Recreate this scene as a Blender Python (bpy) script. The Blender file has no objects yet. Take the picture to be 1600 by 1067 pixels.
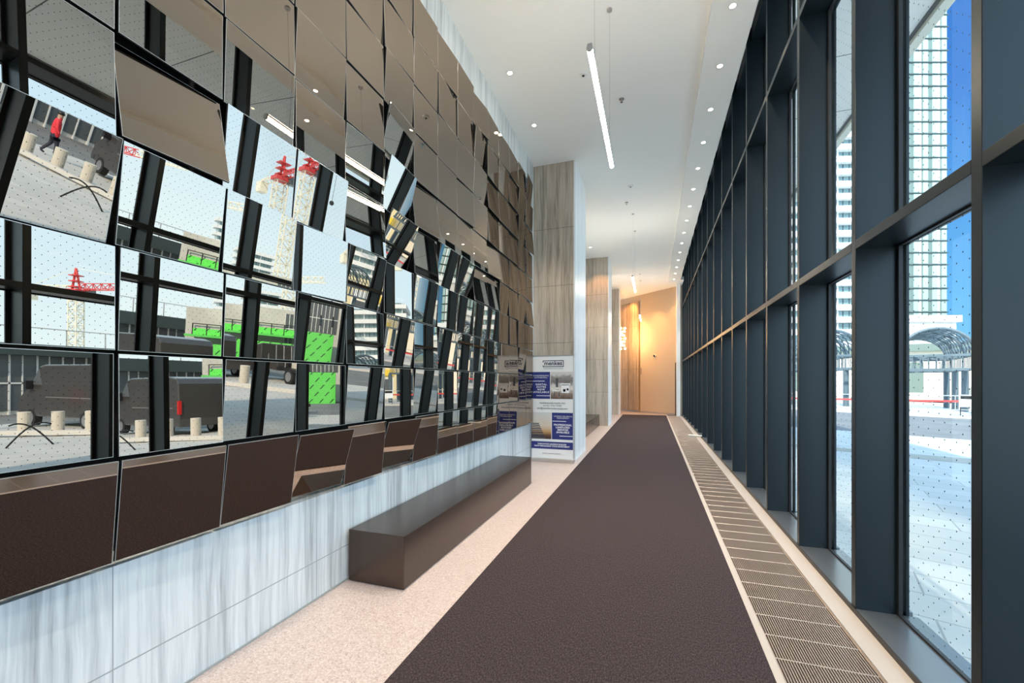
import bpy, bmesh, math, random
from mathutils import Vector, Matrix, Euler
random.seed(7)
C = bpy.context.scene.collection
SC = bpy.context.scene
# ------------------------------------------------------------------ camera
F_PX, H = 650.0, 1.64
VPX, HOR = 1019.0, 596.0
TH = math.atan((VPX-800)/F_PX)
cs, sn = math.cos(TH), math.sin(TH)
cam_d = bpy.data.cameras.new('camera'); cam = bpy.data.objects.new('camera', cam_d); C.objects.link(cam)
cam_d.sensor_width = 36.0; cam_d.lens = F_PX/1600*36.0; cam_d.clip_start = .05; cam_d.clip_end = 2000
cam_d.shift_y = (HOR-533.5)/1600
cam.location = (0, 0, H); cam.rotation_euler = (math.pi/2, 0, TH)
SC.camera = cam
SC.view_settings.view_transform = 'Standard'; SC.view_settings.look = 'None'
SC.view_settings.exposure = 1.02; SC.view_settings.gamma = 1.0
SC.view_settings.use_curve_mapping = False
try:
    SC.cycles.max_bounces = 10; SC.cycles.transparent_max_bounces = 24; SC.cycles.glossy_bounces = 6
    SC.cycles.sample_clamp_indirect = 6.0; SC.cycles.use_denoising = True
    SC.cycles.caustics_reflective = True
except Exception: pass
# ------------------------------------------------------------------ node helper
class NT:
    def __init__(s, tree): s.t = tree; s.n = tree.nodes; s.l = tree.links
    def add(s, typ, **kw):
        nd = s.n.new(typ)
        for k, v in kw.items():
            if k in nd.inputs.keys() if not k.startswith('_') else False: pass
            setattr(nd, k, v)
        return nd
    def put(s, sock, v):
        if isinstance(v, bpy.types.NodeSocket): s.l.new(v, sock)
        else: sock.default_value = v
    def math(s, op, a, b=0.0, c=None, clamp=False):
        nd = s.n.new('ShaderNodeMath'); nd.operation = op; nd.use_clamp = clamp
        s.put(nd.inputs[0], a); s.put(nd.inputs[1], b)
        if c is not None: s.put(nd.inputs[2], c)
        return nd.outputs[0]
    def vmath(s, op, a, b=(0,0,0)):
        nd = s.n.new('ShaderNodeVectorMath'); nd.operation = op
        s.put(nd.inputs[0], a); s.put(nd.inputs[1], b); return nd
    def mix(s, f, a, b, mode='MIX'):
        nd = s.n.new('ShaderNodeMix'); nd.data_type = 'RGBA'; nd.blend_type = mode
        s.put(nd.inputs[0], f); s.put(nd.inputs[6], a); s.put(nd.inputs[7], b); return nd.outputs[2]
    def ramp(s, f, stops):
        nd = s.n.new('ShaderNodeValToRGB'); s.l.new(f, nd.inputs[0]); e = nd.color_ramp.elements
        while len(e) < len(stops): e.new(0.5)
        for el, (p, c) in zip(e, stops):
            el.position = p; el.color = c if len(c) == 4 else (*c, 1)
        return nd.outputs[0]
    def noise(s, vec, scale, detail=3, rough=.5):
        nd = s.n.new('ShaderNodeTexNoise'); s.l.new(vec, nd.inputs['Vector'])
        nd.inputs['Scale'].default_value = scale; nd.inputs['Detail'].default_value = detail
        nd.inputs['Roughness'].default_value = rough; return nd.outputs['Fac']
    def obj(s): return s.n.new('ShaderNodeTexCoord').outputs['Object']
    def pos(s): return s.n.new('ShaderNodeNewGeometry').outputs['Position']
    def mapping(s, vec, scale=(1,1,1), loc=(0,0,0), rot=(0,0,0)):
        nd = s.n.new('ShaderNodeMapping'); s.l.new(vec, nd.inputs[0])
        nd.inputs['Location'].default_value = loc; nd.inputs['Rotation'].default_value = rot; nd.inputs['Scale'].default_value = scale
        return nd.outputs[0]
    def sep(s, vec):
        nd = s.n.new('ShaderNodeSeparateXYZ'); s.l.new(vec, nd.inputs[0]); return nd.outputs
# ------------------------------------------------------------------ world
w = bpy.data.worlds.new('sky'); SC.world = w; w.use_nodes = True
nt = NT(w.node_tree); nt.n.clear()
g = nt.n.new('ShaderNodeTexCoord').outputs['Generated']
sx = nt.sep(g)
deep = nt.ramp(sx[2], [(0.0, (.085,.24,.36)), (.15, (.06,.19,.36)), (.45, (.026,.095,.28)), (1.0, (.015,.06,.2))])
pale = nt.ramp(sx[2], [(0.0, (.74,.94,1.10)), (.2, (.60,.84,1.08)), (.5, (.54,.80,1.10)), (1.0, (.32,.55,.9))])
hl = nt.math('SQRT', nt.math('ADD', nt.math('MULTIPLY', sx[0], sx[0]), nt.math('ADD', nt.math('MULTIPLY', sx[1], sx[1]), 1e-5)))
az = nt.math('DIVIDE', nt.vmath('DOT_PRODUCT', g, (.45,.893,0)).outputs['Value'], hl)
fz = nt.n.new('ShaderNodeMapRange'); nt.l.new(az, fz.inputs[0]); fz.inputs[1].default_value = .9984; fz.inputs[2].default_value = .9925
fz.inputs[3].default_value = 0; fz.inputs[4].default_value = 1; fz.interpolation_type = 'SMOOTHSTEP'
mx = nt.mix(fz.outputs[0], deep, pale)
bg = nt.n.new('ShaderNodeBackground'); nt.l.new(mx, bg.inputs[0]); bg.inputs[1].default_value = 1.6
ow = nt.n.new('ShaderNodeOutputWorld'); nt.l.new(bg.outputs[0], ow.inputs[0])
# sun: behind the camera, almost parallel to the window wall
sd = bpy.data.lights.new('sun', 'SUN'); sun = bpy.data.objects.new('sun', sd); C.objects.link(sun)
sd.energy = 4.0; sd.angle = math.radians(.6); sd.color = (1.0,.93,.82)
sun.rotation_euler = Vector((-.30,-1.0,.72)).to_track_quat('Z', 'Y').to_euler()
sun['kind'] = 'helper'
# ------------------------------------------------------------------ materials
MATS = {}
def mat(name, col=(.5,.5,.5), rough=.5, metal=0.0, spec=.5, emit=None, estr=0.0, alpha=None, coat=0.0):
    m = bpy.data.materials.new(name); m.use_nodes = True
    b = m.node_tree.nodes['Principled BSDF']
    b.inputs['Base Color'].default_value = (*col, 1); b.inputs['Roughness'].default_value = rough
    b.inputs['Metallic'].default_value = metal; b.inputs['Specular IOR Level'].default_value = spec
    if coat: b.inputs['Coat Weight'].default_value = coat; b.inputs['Coat Roughness'].default_value = .1
    if emit: b.inputs['Emission Color'].default_value = (*emit, 1); b.inputs['Emission Strength'].default_value = estr
    MATS[name] = m; return m
def bsdf(m): return m.node_tree.nodes['Principled BSDF']
def bump(t, b, h, strength=.2, dist=.01):
    bp = t.n.new('ShaderNodeBump'); t.l.new(h, bp.inputs['Height']); bp.inputs['Strength'].default_value = strength
    bp.inputs['Distance'].default_value = dist; t.l.new(bp.outputs[0], b.inputs['Normal'])

def stone(name, c1, c2, c3, rough=.45, joints=None, jcol=(.25,.25,.25), across='y', sgn='ADD'):
    """vein-cut travertine: vertical veins; joints = (width along wall, list of joint heights)"""
    m = mat(name, c1, rough, spec=.4); t = NT(m.node_tree); b = bsdf(m)
    p = t.pos(); s = t.sep(p)
    warp = t.math('MULTIPLY', t.math('SUBTRACT', t.noise(p, 1.3, 3), .5), .07)
    u = t.math('ADD', t.math(sgn, s[0], s[1]), warp)
    cb = t.n.new('ShaderNodeCombineXYZ'); t.l.new(u, cb.inputs[0]); t.l.new(t.math('MULTIPLY', s[2], .035), cb.inputs[1])
    n1 = t.noise(cb.outputs[0], 9.0, 6, .65); n2 = t.noise(cb.outputs[0], 42.0, 4, .6); n3 = t.noise(cb.outputs[0], 2.2, 2)
    f = t.math('ADD', t.math('MULTIPLY', n1, .6), t.math('MULTIPLY', n2, .4))
    f = t.math('ADD', f, t.math('MULTIPLY', t.math('SUBTRACT', n3, .5), .35))
    col = t.ramp(f, [(.36, c3), (.46, c2), (.57, c1)])
    if joints:
        wj, hs = joints
        msk = None
        for h in hs:
            d = t.math('LESS_THAN', t.math('ABSOLUTE', t.math('SUBTRACT', s[2], h)), .0035)
            msk = d if msk is None else t.math('MAXIMUM', msk, d)
        if wj:
            fr = t.math('FRACT', t.math('DIVIDE', t.math('ADD', s[0] if across == 'x' else s[1], 50.0), wj))
            d = t.math('LESS_THAN', fr, .005/wj); msk = t.math('MAXIMUM', msk, d)
        col = t.mix(msk, col, (*jcol, 1))
    t.l.new(col, b.inputs['Base Color'])
    bump(t, b, n2, .05, .003)
    return m
M_stone = stone('pale_travertine', (.73,.745,.74), (.56,.58,.585), (.34,.355,.355), .4, (1.25, (.285, 1.27)), (.33,.35,.36))
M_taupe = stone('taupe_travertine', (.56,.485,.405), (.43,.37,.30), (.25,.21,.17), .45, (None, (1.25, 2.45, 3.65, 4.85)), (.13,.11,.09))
M_taupe2 = stone('lobby_travertine', (.50,.36,.24), (.33,.225,.14), (.15,.095,.055), .45, (None, (2.3, 4.6)), (.10,.07,.04), 'y', 'SUBTRACT')
M_sidestone = stone('white_travertine_return', (.86,.87,.87), (.78,.79,.80), (.66,.67,.68), .4)

m = mat('pink_terrazzo', (.8,.7,.64), .28, spec=.5); t = NT(m.node_tree); p = t.pos()
v = t.n.new('ShaderNodeTexVoronoi'); t.l.new(p, v.inputs['Vector']); v.inputs['Scale'].default_value = 120
sp = t.sep(v.outputs['Color'])
c = t.ramp(sp[0], [(0, (.38,.30,.28)), (.5, (.45,.365,.34)), (.86, (.55,.48,.46)), (.93, (.34,.26,.24)), (1, (.28,.21,.19))])
n = t.noise(p, 1.1, 4); c = t.mix(t.math('MULTIPLY', n, .25), c, (.50,.415,.395,1))
t.l.new(c, bsdf(m).inputs['Base Color']); M_terr = m

m = mat('brown_ribbed_carpet', (.07,.05,.055), .95, spec=.15); t = NT(m.node_tree); p = t.pos()
pm = t.mapping(p, (330, 190, 1)); n = t.noise(pm, 1, 2); pm2 = t.mapping(p, (120, 55, 1)); n2 = t.noise(pm2, 1, 4, .7)
n3 = t.noise(p, 1.2, 3)
f = t.math('ADD', t.math('MULTIPLY', n, .55), t.math('MULTIPLY', n2, .45))
c = t.ramp(f, [(.38, (.006,.004,.005)), (.50, (.026,.018,.020)), (.62, (.10,.077,.08))])
c = t.mix(t.math('MULTIPLY', n3, .3), c, (.05,.037,.04,1))
t.l.new(c, bsdf(m).inputs['Base Color']); bump(t, bsdf(m), f, .5, .006); M_carpet = m

M_ceil = mat('white_ceiling_paint', (.93,.925,.89), .9, spec=.2)
M_band = mat('white_bulkhead_paint', (.86,.86,.83), .85, spec=.2)
M_white = mat('white_paint', (.85,.85,.83), .6)
def painted(name, col, rough, metal):
    m = mat(name, col, rough, metal, spec=.5); t = NT(m.node_tree)
    n = t.noise(t.pos(), 3.0, 4); r = t.math('ADD', t.math('MULTIPLY', n, .05), rough-.025)
    t.l.new(r, bsdf(m).inputs['Roughness']); return m
M_mull = painted('dark_blue_grey_metal', (.008,.0145,.019), .34, .2)
M_sill = painted('grey_satin_metal', (.25,.26,.27), .30, .8)
M_joint0 = mat('grey_floor_sealant', (.30,.31,.31), .7)
M_gasket = mat('black_gasket', (.012,.012,.014), .5)
M_bench = mat('bronze_grey_metal', (.10,.074,.062), .27, .8)
M_mirror = bpy.data.materials.new('bronze_mirror_glass'); M_mirror.use_nodes = True; t = NT(M_mirror.node_tree); t.n.clear()
_g = t.n.new('ShaderNodeBsdfGlossy'); _g.inputs[0].default_value = (.41,.345,.29,1); _g.inputs['Roughness'].default_value = 0
_o = t.n.new('ShaderNodeOutputMaterial'); t.l.new(_g.outputs[0], _o.inputs[0])
M_mback = mat('mirror_back', (.02,.018,.02), .5)
M_medge = mat('polished_mirror_edge', (.62,.60,.56), .25, .3)
M_board = mat('black_backing', (.008,.008,.009), .7)
M_curb = mat('beige_stone_curb', (.40,.35,.315), .5)
M_bar = mat('champagne_aluminium', (.50,.41,.355), .38, .6)
M_rod = mat('pale_aluminium_rod', (.60,.55,.52), .4, .6)
M_trough = mat('grille_trough', (.012,.011,.011), .8)
M_chrome = mat('chrome', (.7,.7,.7), .15, 1)
M_rim = mat('downlight_rim', (.72,.72,.70), .35, .3)
M_lamp = mat('downlight_lens', (1,.9,.75), .4, emit=(1,.86,.66), estr=14)
M_tube = mat('linear_lamp_diffuser', (1,.95,.85), .4, emit=(1,.87,.66), estr=44)
M_fillglow = mat('added_ceiling_fill_glow', (1,.95,.85), .4, emit=(1,.93,.82), estr=24)  # emitter for the strip added to the pendants as ceiling fill
M_bulb = mat('chandelier_glow', (1,.8,.5), .3, emit=(1,.72,.38), estr=14)
M_brass = mat('brass', (.55,.38,.16), .3, 1)
M_cream = mat('cream_wall_paint', (.60,.46,.33), .8)
M_dark = mat('black_plastic', (.015,.015,.017), .4)
M_banner = mat('banner_white', (.80,.82,.84), .5)
M_navy = mat('banner_navy', (.018,.030,.19), .5)
M_ink = mat('banner_ink', (.02,.03,.08), .5)
M_textw = mat('banner_white_text', (.85,.87,.90), .5)
M_alu = mat('brushed_aluminium', (.6,.58,.56), .35, .8)

# bird-dotted window glass
m = bpy.data.materials.new('dotted_window_glass'); m.use_nodes = True; t = NT(m.node_tree); t.n.clear()
p = t.pos(); s = t.sep(p)
cb = t.n.new('ShaderNodeCombineXYZ')
def cell(off):
    a = t.math('SUBTRACT', t.math('FRACT', t.math('ADD', t.math('DIVIDE', s[1], .1), 100+off)), .5)
    b = t.math('SUBTRACT', t.math('FRACT', t.math('ADD', t.math('DIVIDE', s[2], .1), 100+off)), .5)
    r2 = t.math('ADD', t.math('MULTIPLY', a, a), t.math('MULTIPLY', b, b))
    return t.math('LESS_THAN', r2, .0022)
dm = t.math('MAXIMUM', cell(0), cell(.5))
tr = t.n.new('ShaderNodeBsdfTransparent'); tr.inputs[0].default_value = (.86,.92,.91,1)
gl = t.n.new('ShaderNodeBsdfGlossy'); gl.inputs['Roughness'].default_value = .0; gl.inputs[0].default_value = (.9,.95,.95,1)
fr = t.n.new('ShaderNodeFresnel'); fr.inputs[0].default_value = 1.5
mx1 = t.n.new('ShaderNodeMixShader'); t.l.new(t.math('MULTIPLY', fr.outputs[0], .09), mx1.inputs[0]); t.l.new(tr.outputs[0], mx1.inputs[1]); t.l.new(gl.outputs[0], mx1.inputs[2])
df = t.n.new('ShaderNodeBsdfDiffuse'); df.inputs[0].default_value = (.10,.16,.2,1)
mx2 = t.n.new('ShaderNodeMixShader'); t.l.new(dm, mx2.inputs[0]); t.l.new(mx1.outputs[0], mx2.inputs[1]); t.l.new(df.outputs[0], mx2.inputs[2])
o = t.n.new('ShaderNodeOutputMaterial'); t.l.new(mx2.outputs[0], o.inputs[0]); M_glass = m

# exterior materials
m = mat('plaza_pavers', (.6,.58,.54), .8); t = NT(m.node_tree); p = t.pos()
pm = t.mapping(p, (1,1,1), rot=(0,0,math.radians(18.5)))
br = t.n.new('ShaderNodeTexBrick'); t.l.new(pm, br.inputs['Vector']); br.inputs['Scale'].default_value = 1.0
br.inputs['Brick Width'].default_value = 1.2; br.inputs['Row Height'].default_value = .45; br.inputs['Mortar Size'].default_value = .008
br.inputs['Color1'].default_value = (.60,.585,.55,1); br.inputs['Color2'].default_value = (.50,.49,.46,1); br.inputs['Mortar'].default_value = (.28,.27,.26,1)
n = t.noise(p, .6, 5, .6); c = t.mix(t.math('MULTIPLY', n, .5), br.outputs['Color'], (.66,.64,.60,1))
t.l.new(c, bsdf(m).inputs['Base Color']); M_paver = m
m = mat('worn_asphalt', (.22,.22,.22), .9); t = NT(m.node_tree); p = t.pos()
n = t.noise(p, .5, 6, .65); n2 = t.noise(p, 30, 2)
c = t.ramp(t.math('ADD', t.math('MULTIPLY', n, .7), t.math('MULTIPLY', n2, .3)), [(.3, (.12,.12,.125)), (.7, (.24,.235,.23))])
t.l.new(c, bsdf(m).inputs['Base Color']); M_asph = m
M_kerb = mat('concrete_kerb', (.60,.58,.54), .85)
def grime(name, c1, c2, sc=.4, rough=.8):
    m = mat(name, c1, rough); t = NT(m.node_tree); n = t.noise(t.pos(), sc, 5, .6)
    t.l.new(t.ramp(n, [(.35, c1), (.65, c2)]), bsdf(m).inputs['Base Color']); return m
M_conc = grime('weathered_concrete', (.50,.48,.45), (.62,.60,.56))
M_soffit = mat('canopy_soffit_panel', (.90,.88,.85), .7)
M_joint = mat('soffit_joint', (.18,.18,.18), .8)
M_fascia = mat('canopy_fascia', (.82,.80,.70), .5)
M_winw = mat('white_window_frame', (.80,.80,.78), .6)
M_wing = mat('grey_window_glass', (.10,.11,.12), .25, spec=.4)
M_wing2 = mat('teal_window_glass', (.16,.25,.26), .12, spec=.8)
M_green = mat('green_hoarding_sheet', (.10,.62,.10), .7)
m = M_green; t = NT(m.node_tree); s = t.sep(t.obj())
def fracc(v, sz, off=0.0): return t.math('SUBTRACT', t.math('FRACT', t.math('ADD', t.math('DIVIDE', v, sz), 40+off)), .5)
row = t.math('FLOOR', t.math('DIVIDE', s[2], .55))
xx = t.math('ADD', s[0], t.math('MULTIPLY', row, .35))
a = fracc(xx, .75); b = fracc(s[2], .55)
dg = t.math('ABSOLUTE', t.math('SUBTRACT', a, t.math('MULTIPLY', b, .6)))
mk = t.math('MULTIPLY', t.math('LESS_THAN', dg, .07), t.math('LESS_THAN', t.math('ABSOLUTE', b), .3))
t.l.new(t.mix(mk, (.13,.70,.10,1), (.01,.10,.02,1)), bsdf(m).inputs['Base Color'])
M_greenp = mat('green_paint', (.10,.58,.09), .6)
M_black = mat('black_steel', (.02,.02,.022), .45, .3)
M_craneR = mat('crane_red_paint', (.62,.05,.05), .5)
M_craneW = mat('crane_cream_paint', (.78,.72,.58), .6)
M_van = mat('dark_grey_car_paint', (.075,.07,.068), .3, .3, coat=.5)
M_tyre = mat('tyre_rubber', (.015,.015,.015), .8)
M_hub = mat('wheel_alloy', (.5,.5,.52), .35, .8)
M_tail = mat('tail_light_red', (.65,.02,.02), .3)
M_boll = mat('concrete_bollard', (.60,.55,.47), .85)
M_steel = mat('grey_blue_steel', (.10,.14,.165), .5, .2)
M_ybuild = mat('pale_yellow_wall', (.78,.66,.40), .8)
M_yel = mat('bright_yellow_sign', (.85,.60,.04), .6)
M_cladb = mat('cream_wall_cladding', (.80,.72,.60), .8)
M_twhite = mat('white_balcony_band', (.70,.70,.69), .7)
M_tgrey = mat('grey_green_tower_cladding', (.13,.175,.155), .5)
M_tglass = mat('pale_tower_window', (.33,.46,.45), .2, spec=.8)
M_tline = mat('tower_slab_edge', (.05,.07,.07), .6)
M_skin = mat('skin', (.5,.3,.22), .6)
M_redc = mat('red_jacket', (.75,.04,.06), .7)
M_trous = mat('dark_trousers', (.03,.03,.05), .8)
M_orange = mat('lit_orange_panel', (.75,.42,.2), .7)

# ------------------------------------------------------------------ mesh helpers
class MB:
    def __init__(s): s.v = []; s.f = []; s.m = []; s.mats = []
    def mi(s, m):
        if m not in s.mats: s.mats.append(m)
        return s.mats.index(m)
    def quad(s, pts, m):
        i = len(s.v); s.v += [tuple(p) for p in pts]; s.f.append(tuple(range(i, i+len(pts)))); s.m.append(s.mi(m)); return s
    def box(s, x0, x1, y0, y1, z0, z1, m, M=None):
        P = [Vector((x, y, z)) for z in (z0, z1) for y in (y0, y1) for x in (x0, x1)]
        if M: P = [M @ p for p in P]
        i = len(s.v); s.v += [tuple(p) for p in P]
        for q in ((0,2,3,1),(4,5,7,6),(0,1,5,4),(2,6,7,3),(0,4,6,2),(1,3,7,5)):
            s.f.append(tuple(i+k for k in q)); s.m.append(s.mi(m))
        return s
    def cyl(s, a, b, r, m, n=10, r2=None, cap=True):
        a = Vector(a); b = Vector(b); r2 = r if r2 is None else r2
        d = (b-a).normalized(); x = d.orthogonal().normalized(); y = d.cross(x)
        i = len(s.v)
        for P, R in ((a, r), (b, r2)):
            for k in range(n):
                an = 2*math.pi*k/n; s.v.append(tuple(P + x*(R*math.cos(an)) + y*(R*math.sin(an))))
        for k in range(n):
            s.f.append((i+k, i+(k+1) % n, i+n+(k+1) % n, i+n+k)); s.m.append(s.mi(m))
        if cap:
            s.f.append(tuple(i+k for k in reversed(range(n)))); s.m.append(s.mi(m))
            s.f.append(tuple(i+n+k for k in range(n))); s.m.append(s.mi(m))
        return s
    def prism(s, pts, axis, a, b, m):
        """extrude 2-D outline pts along axis between a and b"""
        def P(u, v, w):
            return {'x': (w, u, v), 'y': (u, w, v), 'z': (u, v, w)}[axis]
        i = len(s.v); n = len(pts)
        s.v += [P(u, v, a) for u, v in pts] + [P(u, v, b) for u, v in pts]
        for k in range(n):
            s.f.append((i+k, i+(k+1) % n, i+n+(k+1) % n, i+n+k)); s.m.append(s.mi(m))
        s.f.append(tuple(i+k for k in reversed(range(n)))); s.m.append(s.mi(m))
        s.f.append(tuple(i+n+k for k in range(n))); s.m.append(s.mi(m))
        return s
    def sphere(s, c, r, m, nu=12, nv=8, sc=(1,1,1)):
        i = len(s.v)
        for a in range(nv+1):
            th = math.pi*a/nv
            for b in range(nu):
                ph = 2*math.pi*b/nu
                s.v.append((c[0]+r*sc[0]*math.sin(th)*math.cos(ph), c[1]+r*sc[1]*math.sin(th)*math.sin(ph), c[2]+r*sc[2]*math.cos(th)))
        for a in range(nv):
            for b in range(nu):
                s.f.append((i+a*nu+b, i+(a+1)*nu+b, i+(a+1)*nu+(b+1) % nu, i+a*nu+(b+1) % nu)); s.m.append(s.mi(m))
        return s
    def build(s, name, parent=None, loc=None, bevel=0, smooth=False, kind=None, label=None, M=None):
        me = bpy.data.meshes.new(name); me.from_pydata(s.v, [], s.f); me.update()
        for mm in s.mats: me.materials.append(mm)
        for p, k in zip(me.polygons, s.m): p.material_index = k; p.use_smooth = smooth
        bm = bmesh.new(); bm.from_mesh(me)
        if smooth or bevel: bmesh.ops.remove_doubles(bm, verts=bm.verts, dist=1e-5)
        bmesh.ops.recalc_face_normals(bm, faces=bm.faces)
        if bevel:
            es = [e for e in bm.edges if len(e.link_faces) == 2 and e.calc_face_angle(0) > .6]
            bmesh.ops.bevel(bm, geom=es, offset=bevel, segments=2, affect='EDGES', profile=.5)
        bm.to_mesh(me); bm.free()
        o = bpy.data.objects.new(name, me); C.objects.link(o)
        if parent: o.parent = parent
        if loc: o.location = loc
        if kind: o['kind'] = kind
        if label: o['label'] = label
        return o
def tag(o, label, cat, group=None, kind=None):
    o['label'] = label; o['category'] = cat
    if group: o['group'] = group
    if kind: o['kind'] = kind
    return o
def thing(name, label, cat, loc=(0,0,0), rz=0, group=None):
    o = bpy.data.objects.new(name, None); C.objects.link(o); o.location = loc; o.rotation_euler = (0,0,rz)
    return tag(o, label, cat, group)
def copy_tree(o, parent=None):
    c = o.copy(); C.objects.link(c); c.parent = parent
    for ch in list(o.children): copy_tree(ch, c)
    return c
def spot(loc, target, energy, col, size=70, blend=.6, r=.05, name='lamp_light', parent=None):
    d = bpy.data.lights.new(name, 'SPOT'); d.energy = energy; d.color = col; d.spot_size = math.radians(size); d.spot_blend = blend; d.shadow_soft_size = r
    o = bpy.data.objects.new(name, d); C.objects.link(o); o.location = loc
    o.rotation_euler = (Vector(loc)-Vector(target)).to_track_quat('Z', 'Y').to_euler()
    if parent: o.parent = parent; o.location = Vector(loc)-parent.location
    return o
def text_mesh(body, size, mtl, name, parent, loc, rot, spacing=1.0, line=1.0, align='CENTER', bold=0.0, label=None, sx=1.0):
    cu = bpy.data.curves.new(name, 'FONT'); cu.body = body; cu.size = size; cu.align_x = align; cu.align_y = 'CENTER'
    cu.space_character = spacing; cu.space_line = line; cu.extrude = .0004; cu.offset = bold; cu.resolution_u = 3
    tmp = bpy.data.objects.new(name, cu); C.objects.link(tmp)
    bpy.context.view_layer.update()
    me = bpy.data.meshes.new_from_object(tmp.evaluated_get(bpy.context.evaluated_depsgraph_get()))
    bpy.data.objects.remove(tmp)
    me.materials.clear(); me.materials.append(mtl)
    o = bpy.data.objects.new(name, me); C.objects.link(o); o.parent = parent; o.location = loc; o.rotation_euler = rot; o.scale = (sx,1,1)
    return o

# ------------------------------------------------------------------ geometry constants
XW, XP, XM, XG = -2.40, -2.318, 1.35, 1.602       # wall, mirror plane, mullion face, glass
ZC, ZB = 6.216, 6.15                               # ceiling, bulkhead
Y0, Y1 = -5.5, 26.0
MY0, MP = 2.352, 1.178
YE = MY0 + MP*17                                    # facade end ~22.4
# ------------------------------------------------------------------ room shell
MB().box(-8.0, .686, Y0, Y1, -.2, 0, M_terr).box(1.208, 1.40, Y0, Y1, -.2, 0, M_terr).box(.686, 1.208, Y0, Y1, -.22, -.12, M_trough).build('floor', kind='structure')
zt = .80 - .03
ww = MB().box(XW-.35, XW, Y0, 8.55, 0, zt, M_stone).box(XW-.35, XW, Y0, 8.55, 5.755, ZC, M_stone).box(XW-.35, XW-.22, Y0, 8.55, zt, 5.755, M_board)
ww.box(XW-.35, XW, Y0, -.26, zt, 5.755, M_stone).box(XW-.35, XW, 8.30, 8.55, zt, 5.755, M_stone)
ww.box(XW-.35, XW, 8.55, 22.0, 0, ZC, M_stone)
ww.build('wall_left', kind='structure')
MB().box(-8.0, .69, Y0, Y1, ZC, ZC+.15, M_ceil).box(.69, 1.35, 20.2, Y1, ZC, ZC+.15, M_ceil).build('ceiling', kind='structure')
MB().box(.69, 1.191, Y0, 20.2, ZB, ZC+.15, M_band).box(.675, .69, Y0, 20.2, ZB-.004, ZC, M_band).build('trim_1', kind='structure')
MB().box(1.191, 1.75, Y0, YE, 6.95, 7.05, M_band).build('trim_2', kind='structure')
MB().box(XW-.35, 1.7, Y0-.2, Y0, 0, 7.0, M_white).build('wall_back', kind='structure')
# end wall: slanted
A = Vector((-1.75, 24.1)); B = Vector((1.17, 21.45)); dr = (B-A).normalized(); nr = Vector((-dr.y, dr.x))
Mx = Matrix(((dr.x, -dr.y, 0, A.x), (dr.y, dr.x, 0, A.y), (0,0,1,0), (0,0,0,1)))
Lw = (B-A).length
MB().box(-.02, Lw+.3, 0, .2, 0, ZC, M_cream, Mx).build('wall_far', kind='structure')
MB().box(-8.2, -1.5, 25.2, 25.4, 0, ZC, M_cream).box(-8.2, -8.0, 20, 25.4, 0, ZC, M_cream).build('wall_lobby', kind='structure')
MB().box(1.09, 1.25, 20.95, 21.5, 0, ZC, M_white).build('trim_3', kind='structure')
MB().box(.06, Lw, -.012, 0, 0, .10, M_curb, Mx).build('baseboard_far', kind='structure')
MB().box(XW, XW+.010, Y0, 8.55, 0, .010, M_joint0).build('baseboard_left', kind='structure')
# far door: full-height stone-clad leaf
d1 = MB().box(.12, 1.52, -.05, 0, .12, 5.9, M_taupe2, Mx).box(.09, .12, -.03, 0, .0, 5.93, M_dark, Mx).box(1.52, 1.55, -.03, 0, 0, 5.93, M_brass, Mx).build('door_1', kind='structure')
MB().cyl(Mx @ Vector((1.66,-.06,2.0)), Mx @ Vector((1.66,-.06,2.35)), .018, M_chrome, 10).cyl(Mx @ Vector((1.66,-.06,2.05)), Mx @ Vector((1.66,0,2.05)), .012, M_chrome, 8).cyl(Mx @ Vector((1.66,-.06,2.3)), Mx @ Vector((1.66,0,2.3)), .012, M_chrome, 8).build('door_handle', d1)
MB().box(Lw-.13, Lw-.04, -.04, 0, .0, 2.55, M_dark, Mx).build('door_2', kind='structure')
# curb strip beside the grille
MB().box(1.208, 1.343, Y0, YE-.4, 0, .012, M_curb).box(1.343, 1.3485, Y0, YE-.4, 0, .05, M_dark).build('trim_4', kind='structure')
MB().box(.640, .686, Y0, 21.4, 0, .004, M_curb).build('trim_5', kind='structure')
MB().box(1.40, 1.75, Y0, YE, -.3, .0, M_conc).build('wall_right', kind='structure')

# ------------------------------------------------------------------ facade: one window per bay
zt1, zt2 = 2.567, 5.16
def window(k):
    y0 = MY0 + MP*k; yn = y0 + MP
    fr = MB().box(XM, XG, y0, y0+.065, .0, 6.95, M_mull).box(XG+.03, XG+.05, y0, y0+.065, 0, 6.95, M_mull)
    for z in (zt1, zt2):
        fr.box(XM, XG, y0+.065, yn, z, z+.065, M_mull).box(XG+.03, XG+.05, y0+.065, yn, z, z+.065, M_mull)
    fr.box(XM+.06, XG, y0+.065, yn, 6.75, 6.95, M_mull)
    o = fr.build('window_%d' % (k+8), bevel=.003, kind='structure')
    MB().box(XM, XG+.1, y0+.065, yn, 0, .05, M_sill).build('window_sill', o, bevel=.003)
    gk = MB()
    for za, zb in ((.05, zt1), (zt1+.065, zt2), (zt2+.065, 6.75)):
        for ya, yb in ((y0+.065, y0+.095), (yn-.03, yn)): gk.box(XG-.022, XG, ya, yb, za, zb, M_gasket)
        gk.box(XG-.022, XG, y0+.095, yn-.03, za, za+.012, M_gasket).box(XG-.022, XG, y0+.095, yn-.03, zb-.012, zb, M_gasket)
    gk.build('gasket', o)
    for za, zb in ((.05, zt1), (zt1+.065, zt2), (zt2+.065, 6.75)):
        MB().quad([(XG+.012, y0+.07, za), (XG+.012, yn-.005, za), (XG+.012, yn-.005, zb), (XG+.012, y0+.07, zb)], M_glass).build('glass_pane', o)
    return o
for k in range(-6, 17): window(k)

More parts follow.
